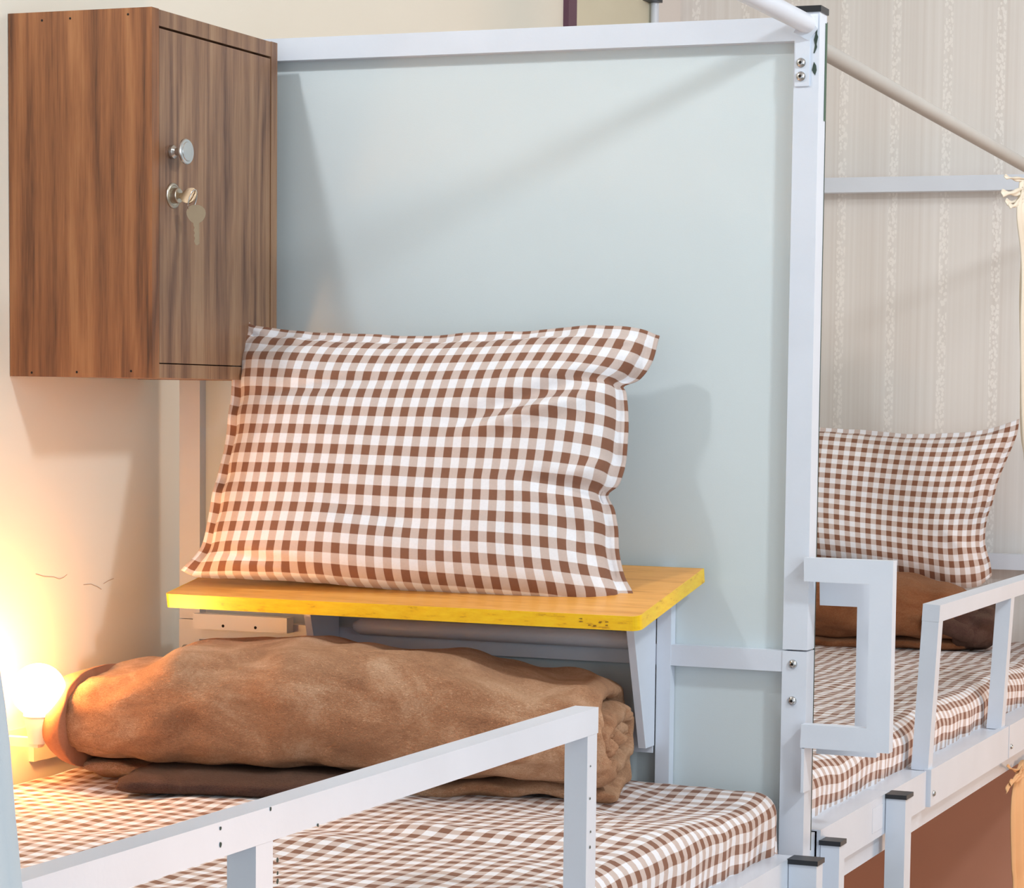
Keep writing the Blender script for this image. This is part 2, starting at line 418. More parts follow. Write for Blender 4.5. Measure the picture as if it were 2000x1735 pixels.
def guard(ys, y0, y1, parent, x0=.985, tilt=0, zt=GZ, zbot=RT, w=.026, dy=.026):
    """guard rail frame: top bar with uprights, one part with sub-parts"""
    bm = bmesh.new(); addbox(bm, (x0-w, x0), (y0, y1), (zt-.027, zt))
    c = Vector((x0, 0, zbot)); R = Matrix.Rotation(tilt, 3, 'Y')
    def rt(b): 
        for v in b.verts: v.co = R @ (v.co-c)+c
    rt(bm)
    g = bm_obj('guard_rail', bm, PAINT, parent, None, None, .002)
    for y in ys:
        b2 = bmesh.new(); addbox(b2, (x0-w+.0004, x0-.0004), (y, y+dy), (zbot, zt-.0272)); rt(b2)
        bm_obj('guard_post', b2, PAINT, g, None, None, .0018)
    return g
guard((-1.432, -.765), -2.02, -.737, near, x0=1.0, zbot=RT-.013)
def tint(y, z, s, parent, x=1.0003, name='paint_chip'):
    h = s*.5
    pts = [(x, y+h*math.cos(a)*random.uniform(.6, 1), z+h*1.3*math.sin(a)*random.uniform(.6, 1)) for a in [k*math.pi/4 for k in range(8)]]
    return prism(name, pts, (1, 0, 0), .0003, CHIP_GAP, parent)
for (a, b_, s) in ((430, 1650, .004), (430, 1618, .003), (541, 1680, .004), (541, 1706, .003), (541, 1722, .004), (528, 1580, .003), (620, 1612, .003), (1153, 1497, .002), (1152, 1560, .003), (1153, 1625, .003), (1152, 1655, .003)):
    q = P(a, b_, 'x', 1.0); tint(q.y, q.z, s, near)

# loop shaped hand hold at the side of the post
def loop(name, xo, y, z, t, parent, xl=.966):
    bm = bmesh.new()
    o_ = [(xl, z[0]), (xo, z[0]), (xo, z[1]), (xl, z[1])]
    i_ = [(1.0, z[0]+t), (xo-t, z[0]+t), (xo-t, z[1]-t), (1.0, z[1]-t)]
    vo = [[bm.verts.new((p[0], yy, p[1])) for p in o_] for yy in y]
    vi = [[bm.verts.new((p[0], yy, p[1])) for p in i_] for yy in y]
    for k in range(3):
        bm.faces.new((vo[0][k], vo[0][k+1], vi[0][k+1], vi[0][k])); bm.faces.new((vo[1][k+1], vo[1][k], vi[1][k], vi[1][k+1]))
        bm.faces.new((vo[0][k+1], vo[0][k], vo[1][k], vo[1][k+1])); bm.faces.new((vi[0][k], vi[0][k+1], vi[1][k+1], vi[1][k]))
    for k in (0, 3):
        bm.faces.new((vo[0][k], vi[0][k], vi[1][k], vo[1][k]))
    return bm_obj(name, bm, PAINT, parent, None, None, .0015)
loop('hand_hold', 1.120, (-.0225, -.0035), (1.348, 1.599), .031, near, xl=.999)
box('hand_hold_plate', (1.0006, 1.0045), (-.0215, .012), (1.288, 1.347), PAINT, near, .0008)
loop('hand_hold', 1.083, (.052, .070), (1.330, 1.562), .031, far, xl=.999)

# far bed
L0, L1 = .035, 2.138
box('post', (px0, px1-.004), (.036, .064), (0, RT-.001), PAINT, far, .003)
box('post', (.042, .076), (.034, .064), (0, 1.46), PAINT, far, .003)
box('post', (px0, px1), (L1, L1+.032), (0, 2.307), PAINT, far, .003)
endcap((px0, px1), (L1, L1+.032), 2.307, far)
box('post', (.042, .076), (L1, L1+.032), (0, 2.307), PAINT, far, .003)
box('top_bar', (.076, px0), (L1, L1+.031), (ZTB-.002, ZT), PAINT, far, .003)
box('middle_bar', (.076, px0), (L1, L1+.031), (ZMB, ZM+.006), PAINT, far, .003)
box('side_rail', (.958, .998), (.066, 2.137), (RB+.003, RT), PAINT, far, .002)
box('under_rail', (.962, .992), (.066, 2.137), (RB-.034, RB-.006), PAINT, far, .0015)
box('bed_base', (.03, .957), (.066, 2.137), (1.150, 1.170), BASEB, far, 0)
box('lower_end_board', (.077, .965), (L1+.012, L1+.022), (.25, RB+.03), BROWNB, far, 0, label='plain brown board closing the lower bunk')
box('rail_sleeve', (.956, 1.0035), (.066, .425), (RB-.001, RT+.002), PAINT, far, .0015)
box('rail_sleeve', (.956, 1.0035), (.43, .645), (RB-.001, RT+.0015), PAINT, far, .0015)
box('guard_foot_bar', (.9985, 1.010), (.652, 1.225), (RB+.0, RT+.003), PAINT, far, .0015)
box('guard_foot_bar', (.9985, 1.010), (1.23, 2.10), (RB+.0, RT+.003), PAINT, far, .0015)
guard((.655, 1.19, 1.78), .655, 2.10, far, x0=1.004, tilt=.05, zbot=RT, zt=1.487, w=.028, dy=.028)
b = bolt((1.010, .668, RB+.020), (1, 0, 0), far, .005)
b = bolt((1.010, 1.245, RB+.020), (1, 0, 0), far, .005)
rod('curtain_rod', (.985, .031, 2.268), (.985, 2.137, 2.225), .0115, far, plain('shaded_rod_paint', (178, 175, 170), .5))  # shade on the white rod is put into this greyer colour
lab = box('label_sticker', (1.0036, 1.0040), (.330, .385), (RB+.010, RT-.010), plain('glossy_tape', (236, 240, 248), .08, coat=1), far, 0, label='glossy clear tape patch')
# ladder standing outside the far rail
lad = root('bunk_ladder', 'white metal ladder with black capped posts hooked below the far bed rail', 'ladder', (1.02, .25, 0))
for (x, y, zt_) in (((1.0045, 1.031), (.064, .090), 1.204), ((1.0045, 1.0345), (.400, .437), 1.217)):
    box('ladder_post', x, y, (0, zt_), PAINT, lad, .003)
    endcap(x, y, zt_, lad, .0065)
for z in (.25, .5, .75, .98):
    box('rung', (1.008, 1.030), (.0895, .4005), (z-.0125, z+.0125), PAINT, lad, .002)
hk = []
cc = P(1784.5, 1568, 'x', 1.0105)
for k in range(13):
    a = math.pi*k/12
    hk.append((1.0115+.006*math.sin(a), .447+.002*math.sin(a*2), 1.215-.028*k/12))
es(bm_obj('hook_wire', tube_mesh(hk, [.0012]*13, 8), BRASSY, lad, True, 'rusty wire hook'))

# ------------------------------------------------------------------ cloth helpers
def resample(pts, n):
    """Catmull-Rom through the points, n+1 samples evenly by length"""
    pts = [Vector(p) for p in pts]; e = [pts[0]*2-pts[1]]+pts+[pts[-1]*2-pts[-2]]; fine = []
    for i in range(1, len(e)-2):
        for k in range(12):
            t = k/12; p0, p1, p2, p3 = e[i-1:i+3]
            fine.append(.5*((2*p1)+(p2-p0)*t+(2*p0-5*p1+4*p2-p3)*t*t+(3*p1-p0-3*p2+p3)*t**3))
    fine.append(pts[-1]); L = [0]
    for i in range(1, len(fine)): L.append(L[-1]+(fine[i]-fine[i-1]).length)
    out = []; j = 0
    for k in range(n+1):
        s = L[-1]*k/n
        while j < len(L)-2 and L[j+1] < s: j += 1
        d = L[j+1]-L[j] or 1
        out.append(fine[j].lerp(fine[j+1], min(1, (s-L[j])/d)))
    return out

def fbm(p, o=3):
    return noise.fractal(Vector(p), 1.0, 2.0, o)

def grid_mesh(name, rows, uvs=None, closed_u=False):
    """rows[j][i] = Vector; uvs same layout"""
    nj, ni = len(rows), len(rows[0]); vs = [v for r_ in rows for v in r_]; fs = []; uf = []
    for j in range(nj-1):
        for i in range(ni-(0 if closed_u else 1)):
            i2 = (i+1) % ni
            q_ = (j*ni+i, j*ni+i2, (j+1)*ni+i2, (j+1)*ni+i); fs.append(q_)
    me = bpy.data.meshes.new(name); me.from_pydata(vs, [], fs)
    if uvs:
        fl = [u for r_ in uvs for u in r_]; uv = me.uv_layers.new(name='UVMap')
        for p in me.polygons:
            for li in p.loop_indices: uv.data[li].uv = fl[me.loops[li].vertex_index]
    return me

def pillow(name, top, bottom, left, right, p0, n, T, label, cnt, folds, loc, seed=0, fl=.055, group=None):
    """outlines are px traces laid on the leaning plane (p0, n); n points to the room"""
    NU, NV = 150, 104
    n = n.normalized()
    cv = [resample([PP(a, b_, p0, n) for a, b_ in c], k) for c, k in ((top, NU), (bottom, NU), (left, NV), (right, NV))]
    t_, b_, l_, r_ = cv
    def soft(c, n_):   # smoothed copy: only near the rim does the cloth follow every kink of the outline
        out_ = [p.copy() for p in c]
        for _ in range(n_):
            out_ = [out_[0]]+[(out_[q_-1]+out_[q_]*2+out_[q_+1])/4 for q_ in range(1, len(out_)-1)]+[out_[-1]]
        return out_
    ls, rs, ts, bs_ = soft(l_, 900), soft(r_, 1500), soft(t_, 500), soft(b_, 500)
    c00, c10, c01, c11 = b_[0], b_[-1], t_[0], t_[-1]
    def coons(i, j):
        u, v = i/NU, j/NV
        q_ = (bs_[i]*(1-v)+ts[i]*v+ls[j]*(1-u)+rs[j]*u-(c00*(1-u)*(1-v)+c10*u*(1-v)+c01*(1-u)*v+c11*u*v))
        return q_+(l_[j]-ls[j])*(1-u)**7+(r_[j]-rs[j])*u**7+(b_[i]-bs_[i])*(1-v)**6+(t_[i]-ts[i])*v**6
    def thick(u, v):
        if v < .5: return (max(0, 1-min(1, abs(2*u-1)/(1-fl))**3.4)**.52)*(max(0, 1-abs(2*v-1)**5)**.5)
        a = min(1, abs(2*u-1)/(1-fl)); b = min(1, abs(2*v-1)/(1-fl*1.25))
        return (max(0, 1-a**3.4)**.52)*(max(0, 1-b**2.9)**.50)
    bm = bmesh.new(); uvl = bm.loops.layers.uv.new('UVMap'); side = {}
    for s in (1, -1):
        for j in range(NV+1):
            for i in range(NU+1):
                u, v = i/NU, j/NV; p = coons(i, j); h = thick(u, v)
                edge = min(u, 1-u, v*.8+.04, (1-v)*.8)
                d = T*h*.5
                # wrinkles: seam puckers, soft creases
                pk = math.exp(-((edge-fl*.6)/.035)**2)
                ph = (u if abs(2*v-1) > abs(2*u-1) else v*.72)*62
                d += .0022*pk*math.sin(ph+3*noise.noise(Vector((u*6, v*6, seed))))*(s)
                d += .006*h*fbm((u*3.2, v*2.6, seed+.3*s))
                for (fu, fv, gu, gv, w, amp) in folds:
                    # crease running from (fu,fv) to (gu,gv)
                    ax, ay = gu-fu, gv-fv; L2 = ax*ax+ay*ay
                    tt = max(0, min(1, ((u-fu)*ax+(v-fv)*ay)/L2))
                    dd = math.hypot(u-fu-ax*tt, v-fv-ay*tt)
                    if s > 0: d += amp*math.exp(-(dd/w)**2)*math.sin(math.pi*min(1, max(.0, tt*.9+.08)))
                wave = .004*math.sin(u*23+seed)+.003*math.sin(v*19+seed*2) if edge < fl*.55 else 0
                q_ = p+n*(s*(d+.0012)+wave)
                side[s, i, j] = bm.verts.new(q_)
    for s in (1, -1):
        for j in range(NV):
            for i in range(NU):
                vs = [side[s, i, j], side[s, i+1, j], side[s, i+1, j+1], side[s, i, j+1]]
                uv = [(i, j), (i+1, j), (i+1, j+1), (i, j+1)]
                if s < 0: vs = vs[::-1]; uv = uv[::-1]
                f = bm.faces.new(vs); f.smooth = True
                for lp, (a, b2) in zip(f.loops, uv): lp[uvl].uv = (a/NU*cnt[0], b2/NV*cnt[1])
    bd = [(i, 0) for i in range(NU)]+[(NU, j) for j in range(NV)]+[(i, NV) for i in range(NU, 0, -1)]+[(0, j) for j in range(NV, 0, -1)]
    for k in range(len(bd)):
        a, b2 = bd[k], bd[(k+1) % len(bd)]
        f = bm.faces.new((side[1, a[0], a[1]], side[-1, a[0], a[1]], side[-1, b2[0], b2[1]], side[1, b2[0], b2[1]]))
        for lp, c in zip(f.loops, (a, a, b2, b2)): lp[uvl].uv = (c[0]/NU*cnt[0], c[1]/NV*cnt[1])
    me = bpy.data.meshes.new(name); bm.to_mesh(me); bm.free()
    o = link(name, me, GING); o.data.transform(Matrix.Translation(-Vector(loc))); o.location = loc
    tag(o, label, 'pillow', group)
    return o

def mattress(name, x, y, zb, zt, r, label, loc, wr=.0015, seed=0, dips=()):
    per = .0262; step = .0085
    D = r*math.pi/2+(zt-zb-r)
    nx = int((x[1]-x[0]+2*D-2*r)/step); ny = int((y[1]-y[0]+2*D-2*r)/step)
    rows, uvs = [], []
    for j in range(ny+1):
        row, uu = [], []
        t = y[0]+r-D+(y[1]-y[0]-2*r+2*D)*j/ny
        for i in range(nx+1):
            s = x[0]+r-D+(x[1]-x[0]-2*r+2*D)*i/nx
            cx_ = min(max(s, x[0]+r), x[1]-r); cy_ = min(max(t, y[0]+r), y[1]-r)
            dx, dy = s-cx_, t-cy_; d = math.hypot(dx, dy)
            if d > 1e-9: ex, ey = dx/d, dy/d
            else: ex = ey = 0
            dd = min(d, D)
            if dd < r*math.pi/2:
                a = dd/r; out = r*math.sin(a); dr = r*(1-math.cos(a))
            else: out = r; dr = r+(dd-r*math.pi/2)
            k = max(0, (dr-r*.3))/(zt-zb)
            # side ripples of the tucked sheet, gathered at the corners
            ang = (s if abs(ey) > abs(ex) else t)
            out += k*(.006*noise.noise(Vector((ang*16, seed, 3)))+.0035*math.sin(ang*70+5*noise.noise(Vector((ang*8, seed, 1)))))-k*k*.008
            corner = min(abs(ex), abs(ey))
            out += corner*.010*math.sin(math.atan2(ey, ex)*14)*k
            z = zt-dr
            top = max(0, 1-dr/(r*.8))
            z += top*(wr*2.2*fbm((s*7, t*7, seed))+wr*1.6*math.sin((s*.8+t*1.1)*40+6*noise.noise(Vector((s*4, t*4, seed))))*max(0, noise.noise(Vector((s*3, t*3, seed+9)))))
            for (qx, qy, w, amp, ax) in dips:
                dist = math.hypot((s-qx)/(1+ax), t-qy); z += top*amp*math.exp(-(dist/w)**2)
            row.append(Vector((cx_+ex*out, cy_+ey*out, max(z, zb)))); uu.append((s/per+.55*noise.noise(Vector((s*4, t*4, seed+20)))+.12*noise.noise(Vector((s*17, t*17, 3))), t/per+.55*noise.noise(Vector((s*4, t*4, seed+40)))+.12*noise.noise(Vector((s*17, t*17, 8)))))
        rows.append(row); uvs.append(uu)
    me = grid_mesh(name, rows, uvs)
    bm = bmesh.new(); bm.from_mesh(me)
    be = [e for e in bm.edges if len(e.link_faces) == 1]
    bmesh.ops.holes_fill(bm, edges=be); bm.to_mesh(me); bm.free()
    o = link(name, me, GING, smooth=True)
    o.data.transform(Matrix.Translation(-Vector(loc))); o.location = loc
    tag(o, label, 'mattress')
    return o

mattress('mattress', (.025, .974), (-1.98, -.008), 1.171, 1.290, .034,
         'mattress in a brown gingham sheet on the front bunk, under the thick brown blanket', (.5, -1, 1.171), seed=2, wr=.0024,
         dips=((.85, -.45, .05, .010, 1.5), (.72, -.50, .03, .008, 3), (.55, -.62, .04, .006, 2), (.88, -.2, .10, -.010, .2), (.15, -.45, .12, -.004, 0)))
mattress('mattress', (.025, .966), (.095, 2.09), 1.171, 1.296, .038,
         'mattress in a brown gingham sheet on the far bunk, behind the hand hold', (.5, 1.1, 1.171), seed=5, wr=.0022)

# ------------------------------------------------------------------ tilted folding shelf with yellow edge
shelf = root('folding_shelf', 'drop-leaf wooden shelf with bright yellow edge, tilting under the large gingham pillow', 'shelf', (.51, -.11, 1.5))
TY, TZ0, TZ1, TXa, TXb = -.24, 1.532, 1.578, .172, .853
ang = math.atan2(TZ1-TZ0, -TY); c = (0, 0, TZ1)
lenT = math.hypot(TY, TZ1-TZ0); th = .0185
def tilt(y, z):  # local (along shelf depth, up) to world
    return (y*math.cos(ang)-0*z, z)
bm = bmesh.new()
rr = .012; out = [(TXa, 0), (TXb, 0)]
for k in range(7):
    a = math.pi/2*k/6; out.append((TXb-rr+rr*math.cos(a), -lenT+rr-rr*math.sin(a)))
for k in range(7):
    a = math.pi/2*k/6; out.append((TXa+rr*.5-rr*.5*math.sin(a), -lenT+rr*.5-rr*.5*math.cos(a)))
R = Matrix.Rotation(ang, 3, 'X')
def TP(x, y, z): return R @ Vector((x, y, z))+Vector((0, -.0036, TZ1))
vt = [bm.verts.new(TP(a, b_, 0)) for a, b_ in out]; vb = [bm.verts.new(TP(a, b_, -th)) for a, b_ in out]
bm.faces.new(vt); bm.faces.new(vb[::-1])
board = bm_obj('shelf_board', bm, BEECH, shelf)
bm = bmesh.new(); e = .0012
def off(pts, e_):
    cx_ = sum(p[0] for p in pts)/len(pts); cy_ = sum(p[1] for p in pts)/len(pts)
    return [(p[0]+(e_ if p[0] > cx_ else -e_), p[1]+(-e_ if p[1] < cy_ else 0)) for p in pts]
o2 = off(out, e)
a1 = [bm.verts.new(TP(a, b_, .0002)) for a, b_ in out]; a2 = [bm.verts.new(TP(a, b_, .0002)) for a, b_ in o2]
a3 = [bm.verts.new(TP(a, b_, -th-.0002)) for a, b_ in o2]; a4 = [bm.verts.new(TP(a, b_, -th-.0002)) for a, b_ in out]
for i in range(len(out)):
    j = (i+1) % len(out)
    for A, B in ((a1, a2), (a2, a3), (a3, a4), (a4, a1)): bm.faces.new((A[i], A[j], B[j], B[i]))
bm_obj('edge_band', bm, YELLOW, board, None, 'yellow painted edge band', 0)
# scuffs on the front edge near the right corner
for k in range(9):
    sx_ = .765+.05*random.random(); sz = -random.uniform(.003, .015)
    pts = [TP(sx_+.004*math.cos(a)*random.uniform(.3, 1), -lenT-.0014, sz+.0012*math.sin(a)*random.uniform(.3, 1)) for a in [q_*math.pi/3 for q_ in range(6)]]
    prism('scuff', pts, (0, -1, 0), .0002, plain('scuff', (150, 110, 30), .7) if k == 0 else bpy.data.materials['scuff'], board)
# brackets
def bracket(x, parent):
    bm = bmesh.new()
    z0, z1 = 1.325, 1.535
    y = -.004
    addbox(bm, (x-.030, x-.0015), (y-.003, y), (z0, z1+.008))
    b = bm_obj('bracket_plate', bm, PAINT, parent, None, None, .0006)
    pts = [(x, -.0045, z0+.01), (x, -.036, z0+.01), (x, -.086, 1.495), (x, -.088, 1.538), (x, -.0045, 1.552)]
    prism('bracket_arm', pts, (-1, 0, 0), .003, PAINT, b)
    prism('bracket_lip', [(x+.0004, -.036, z0+.01), (x+.0004, -.086, 1.495), (x+.0004, -.088, 1.538), (x-.010, -.088, 1.538), (x-.010, -.086, 1.495), (x-.010, -.036, z0+.01)], (0, -1, 0), .0018, PAINT, b)
    for z in (1.475, 1.36): lathe('rivet', (x-.014, y-.003, z), (0, -1, 0), [(0, .004), (.0015, .0035), (.002, 0)], PAINT, b, 14)
    return b
bracket(.787, shelf)
bracket(.306, shelf)
box('shelf_cleat', (.078, .232), (-.022, -.0035), (1.462, 1.484), PAINT, shelf, .0015)
for x in (.128, .181):
    lathe('screw_hole', (x, -.0221, 1.468), (0, -1, 0), [(0, .0022), (.0002, .0022), (.0002, 0)], HOLE, shelf, 12)
es(bm_obj('support_tube', tube_mesh([(.34, -.022, 1.478), (.352, -.022, 1.478), (.77, -.022, 1.478)], [.006, .012, .012], 20), PAINT, shelf, True))

# ------------------------------------------------------------------ pillows
pn = Vector((.10, -1, .30))
pillow('pillow',
       top=[(490, 628), (503, 640), (600, 648), (720, 656), (850, 656), (1000, 649), (1130, 640), (1240, 641), (1288, 656)],
       bottom=[(358, 1116), (385, 1128), (450, 1130), (600, 1137), (750, 1150), (900, 1162), (1050, 1174), (1150, 1184), (1232, 1184)],
       left=[(358, 1116), (384, 1085), (400, 1050), (414, 990), (434, 900), (452, 800), (455, 740), (452, 695), (466, 660), (490, 628)],
       right=[(1232, 1186), (1236, 1160), (1218, 1125), (1208, 1080), (1206, 1030), (1200, 995), (1186, 965), (1208, 942), (1222, 890), (1227, 830), (1222, 768), (1216, 752), (1248, 738), (1272, 708), (1288, 656)],
       p0=Vector((.5, -.172, 1.548)), n=pn, T=.12, cnt=(25.5, 13.4),
       label='large brown gingham pillow leaning upright on the yellow-edged shelf',
       folds=((.60, .60, .99, .82, .035, -.014), (.66, .56, .97, .74, .030, .012), (.80, .40, 1.0, .38, .03, -.013), (.88, .30, .97, .10, .025, -.008), (.90, .42, .99, .52, .025, .008),
              (.02, .88, .25, .96, .02, -.006), (.05, .1, .3, .04, .02, -.005), (.10, .70, .45, .78, .03, -.006), (.3, .3, .6, .22, .05, -.005)),
       loc=(.5, -.172, 1.548), seed=1)
pn2 = Vector((.22, -1, .30))
pillow('pillow',
       top=[(1462, 828), (1540, 832), (1600, 835), (1700, 843), (1800, 849), (1880, 846), (1950, 834), (1991, 820)],
       bottom=[(1475, 1085), (1540, 1097), (1600, 1108), (1700, 1122), (1800, 1137), (1860, 1150), (1910, 1145), (1937, 1126)],
       left=[(1475, 1085), (1466, 1000), (1464, 900), (1462, 828)],
       right=[(1937, 1126), (1934, 1100), (1924, 1060), (1928, 1015), (1938, 985), (1950, 940), (1970, 890), (1986, 850), (1991, 820)],
       p0=Vector((.6, 1.97, 1.43)), n=pn2, T=.15, cnt=(23.5, 14.2),
       label='brown gingham pillow propped against the wallpapered wall on the far bunk',
       folds=((.85, .75, .95, .2, .03, -.012), (.78, .35, .93, .12, .03, .01), (.84, .9, .98, .98, .03, .006), (.9, .5, .99, .42, .02, -.008)),
       loc=(.6, 1.97, 1.43), seed=4)

# ------------------------------------------------------------------ blankets: a flattened roll of a thick plush sheet
def se(a, A, B, e_):
    c_, s_ = math.cos(a), math.sin(a)
    return A*math.copysign(abs(c_)**(2/e_), c_), B*math.copysign(abs(s_)**(2/e_), s_)

def smooth_interp(tab, x):
    if x <= tab[0][0]: return tab[0][1:]
    for a, b_ in zip(tab, tab[1:]):
        if x <= b_[0]:
            t = (x-a[0])/(b_[0]-a[0]); t = t*t*(3-2*t)
            return [p*(1-t)+q_*t for p, q_ in zip(a[1:], b_[1:])]
    return tab[-1][1:]

def roll_sheet(name, tab, Tf, turns, th, d_in, x0, x1, mat, parent, seed, nx=150, per=84, a0=-1.95, ends=None, shrink=.2, wob=.004, wrk=.006):
    """tab rows: (x, yc, zc, A, B); sheet spirals inwards by d_in per turn; Tf: local->world"""
    na = int(per*turns)
    outer, inner = [], []
    def pos(ia, ix, off_):
        a = a0+2*math.pi*turns*ia/na; k = 2*math.pi*turns*ia/na/(2*math.pi)
        xx0, xx1 = x0+(ends(k)[0] if ends else 0), x1-(ends(k)[1] if ends else 0)
        s = ix/nx; x = xx0+(xx1-xx0)*s
        yc, zc, A, B = smooth_interp(tab, x)
        rad = d_in*k+.0
        A_, B_ = max(.012, A-rad*1.15+off_), max(.008, B-rad+off_)
        y, z = se(a, A_, B_, 2.7)
        # broad folds and dents
        nrm = Vector((0, math.cos(a), math.sin(a)))
        P_ = Vector((x, yc+y, zc+z))
        amp = wrk*(1 if k < 1.05 else .6)
        w = amp*fbm((x*6+seed, a*1.1, k*.9+seed), 3)+amp*.55*noise.noise(Vector((x*20, a*3.2, seed+k)))
        w += wob*math.sin(x*17+a*2+seed)*(1-abs(2*s-1))
        endw = math.exp(-((1-s)*nx/9)**2)
        w += endw*.008*noise.noise(Vector((a*3.0, k*2, seed+5)))
        P_ += nrm*w
        P_.x += .010*noise.noise(Vector((a*2.2, k*1.3, seed+2)))*(2*s-1)*(1 if s < .5 else .5)
        return P_
    for ix in range(nx+1):
        e_ = min(ix, nx-ix); f = math.sqrt(min(1, (e_+.35)/5.0)); 
        ro, ri = [], []
        for ia in range(na+1):
            g = math.sqrt(min(1, (min(ia, na-ia)+.35)/4.0)); h = th*.5*f*g
            ro.append(Tf @ pos(ia, ix, h)); ri.append(Tf @ pos(ia, ix, -h))
        outer.append(ro); inner.append(ri)
    vs, fs = [], []
    W_ = na+1; off_ = (nx+1)*W_
    for g in (outer, inner):
        for r_ in g: vs.extend(r_)
    for ix in range(nx):
        for ia in range(na):
            a, b_, c_, d = ix*W_+ia, ix*W_+ia+1, (ix+1)*W_+ia+1, (ix+1)*W_+ia
            fs.append((a, b_, c_, d)); fs.append((off_+d, off_+c_, off_+b_, off_+a))
    for ia in range(na):
        for ix, fl_ in ((0, 1), (nx, 0)):
            a, b_ = ix*W_+ia, ix*W_+ia+1; q_ = (a, off_+a, off_+b_, b_); fs.append(q_ if fl_ else q_[::-1])
    for ix in range(nx):
        for ia, fl_ in ((0, 0), (na, 1)):
            a, b_ = ix*W_+ia, (ix+1)*W_+ia; q_ = (a, off_+a, off_+b_, b_); fs.append(q_ if fl_ else q_[::-1])
    me = bpy.data.meshes.new(name); me.from_pydata(vs, [], fs)
    bm = bmesh.new(); bm.from_mesh(me); bmesh.ops.recalc_face_normals(bm, faces=bm.faces); bm.to_mesh(me); bm.free()
    return link(name, me, mat, parent, True)

bl = root('blanket', 'thick folded brown plush blanket lying under the yellow-edged shelf beside the lit bulb', 'blanket', (.45, -.22, 1.292))
th_b = math.radians(11.5)
Tf = Matrix.Translation((.44, -.215, 1.292)) @ Matrix.Rotation(th_b, 4, 'Z')
#            x     yc    zc    A     B
tab = [(-.40, -.010, .070, .110, .050), (-.37, -.010, .076, .128, .060), (-.30, -.006, .081, .140, .070), (-.2, -.004, .093, .146, .086), (-.06, 0, .097, .147, .095), (.12, 0, .090, .145, .088), (.28, 0, .077, .140, .074), (.36, 0, .073, .134, .070), (.42, 0, .070, .126, .066)]
body = roll_sheet('plush_roll', tab, Tf, 2.85, .026, .0275, -.355, .375, PLUSH, bl, 3.0, nx=170,
                  ends=lambda k: (.0 if k < 1.0 else .03, .022*math.sin(math.pi*min(1, k))**2+.010+(.0 if k < 1 else .003*k)), wrk=.011)
# smooth hem band closing the left end
rows = []
nh, na = 26, 96
for i in range(nh+1):
    s = i/nh; row = []
    ct = math.cos(s*math.pi/2); x = -.345-.052*math.sin(s*math.pi/2)
    yc, zc, A, B = smooth_interp(tab, -.35)
    k = max(.02, ct**.62)
    for q_ in range(na):
        a = 2*math.pi*q_/na
        y, z = se(a, (A+.0035)*k, (B+.0035)*k, 2.5)
        w = .006*math.sin(a*5+s*3)*math.sin(s*math.pi)+.004*noise.noise(Vector((a*2, s*3, 1)))
        row.append(Tf @ Vector((x+w, yc+y, zc+z+.001)))
    rows.append(row)
me = grid_mesh('hem_band', rows, closed_u=True)
bm = bmesh.new(); bm.from_mesh(me); bmesh.ops.holes_fill(bm, edges=[e for e in bm.edges if len(e.link_faces) == 1]); bmesh.ops.recalc_face_normals(bm, faces=bm.faces); bm.to_mesh(me); bm.free()
link('hem_band', me, HEM, bl, True, 'smooth orange-brown hem end')
# lower layer lying flat on the sheet
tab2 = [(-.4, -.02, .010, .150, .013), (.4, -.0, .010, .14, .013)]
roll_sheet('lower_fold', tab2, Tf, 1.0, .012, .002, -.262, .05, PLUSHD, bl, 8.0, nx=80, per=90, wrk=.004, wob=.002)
# bunched inner folds at the open right end
for k, (y, z, r, dx) in enumerate(((-.040, .062, .019, 0), (-.012, .072, .017, .006), (.014, .084, .016, .002), (.042, .094, .015, .004), (-.066, .048, .018, -.004), (.062, .066, .016, -.006), (-.01, .040, .016, -.01), (.03, .048, .015, -.008))):
    pts, rd = [], []
    for i in range(17):
        s = i/16; pts.append(Tf @ Vector((.10+(.264+dx)*s, y*(.9+.1*s)+.004*math.sin(s*6+k), z+.003*math.sin(s*8+k*2))))
        rd.append(r*math.sqrt(max(.02, 1-max(0, (s-.90)/.1)**2))*(1+.08*math.sin(s*30+k)))
    bm = tube_mesh(pts, rd, 18)
    bm_obj('inner_fold', bm, PLUSH, bl, True)

fb = root('blanket', 'rolled brown plush blanket with dark bunched end in front of the far pillow', 'blanket', (.6, 1.80, 1.30))
Tf2 = Matrix.Translation((.58, 1.80, 1.298)) @ Matrix.Rotation(math.radians(4), 4, 'Z')
tab3 = [(-.33, 0, .074, .085, .066), (-.1, 0, .078, .09, .070), (.08, 0, .083, .092, .076), (.16, 0, .076, .088, .068), (.22, 0, .066, .08, .058), (.30, 0, .056, .068, .048)]
roll_sheet('plush_roll', tab3, Tf2, 2.2, .024, .0265, -.32, .215, PLUSHF, fb, 6.0, nx=110, wrk=.007)
bm = bmesh.new()
bmesh.ops.create_icosphere(bm, subdivisions=5, radius=1)
for v in bm.verts:
    d = v.co.normalized(); k = 1+.22*noise.noise(d*1.7+Vector((4, 1, 2)))+.12*abs(noise.noise(d*3.6))+.05*math.sin(d.y*9+d.z*7)
    v.co = Tf2 @ Vector((.222+d.x*.060*k, d.y*.066*k, .054+d.z*.052*k))
bm_obj('bunched_end', bm, PLUSHD, fb, True, 'dark bunched blanket end')
for k, (z, y) in enumerate(((.075, -.05), (.045, -.062))):
    pts = [Tf2 @ Vector((.13+.11*s, y+.02*s*s, z+.016*math.sin(s*2.5+k)-.01*s)) for s in [i/12 for i in range(13)]]
    bm_obj('end_fold', tube_mesh(pts, [.020*math.sqrt(max(.03, 1-max(0, (i/12-.8)/.2)**2)) for i in range(13)], 16), PLUSHD, fb, True)

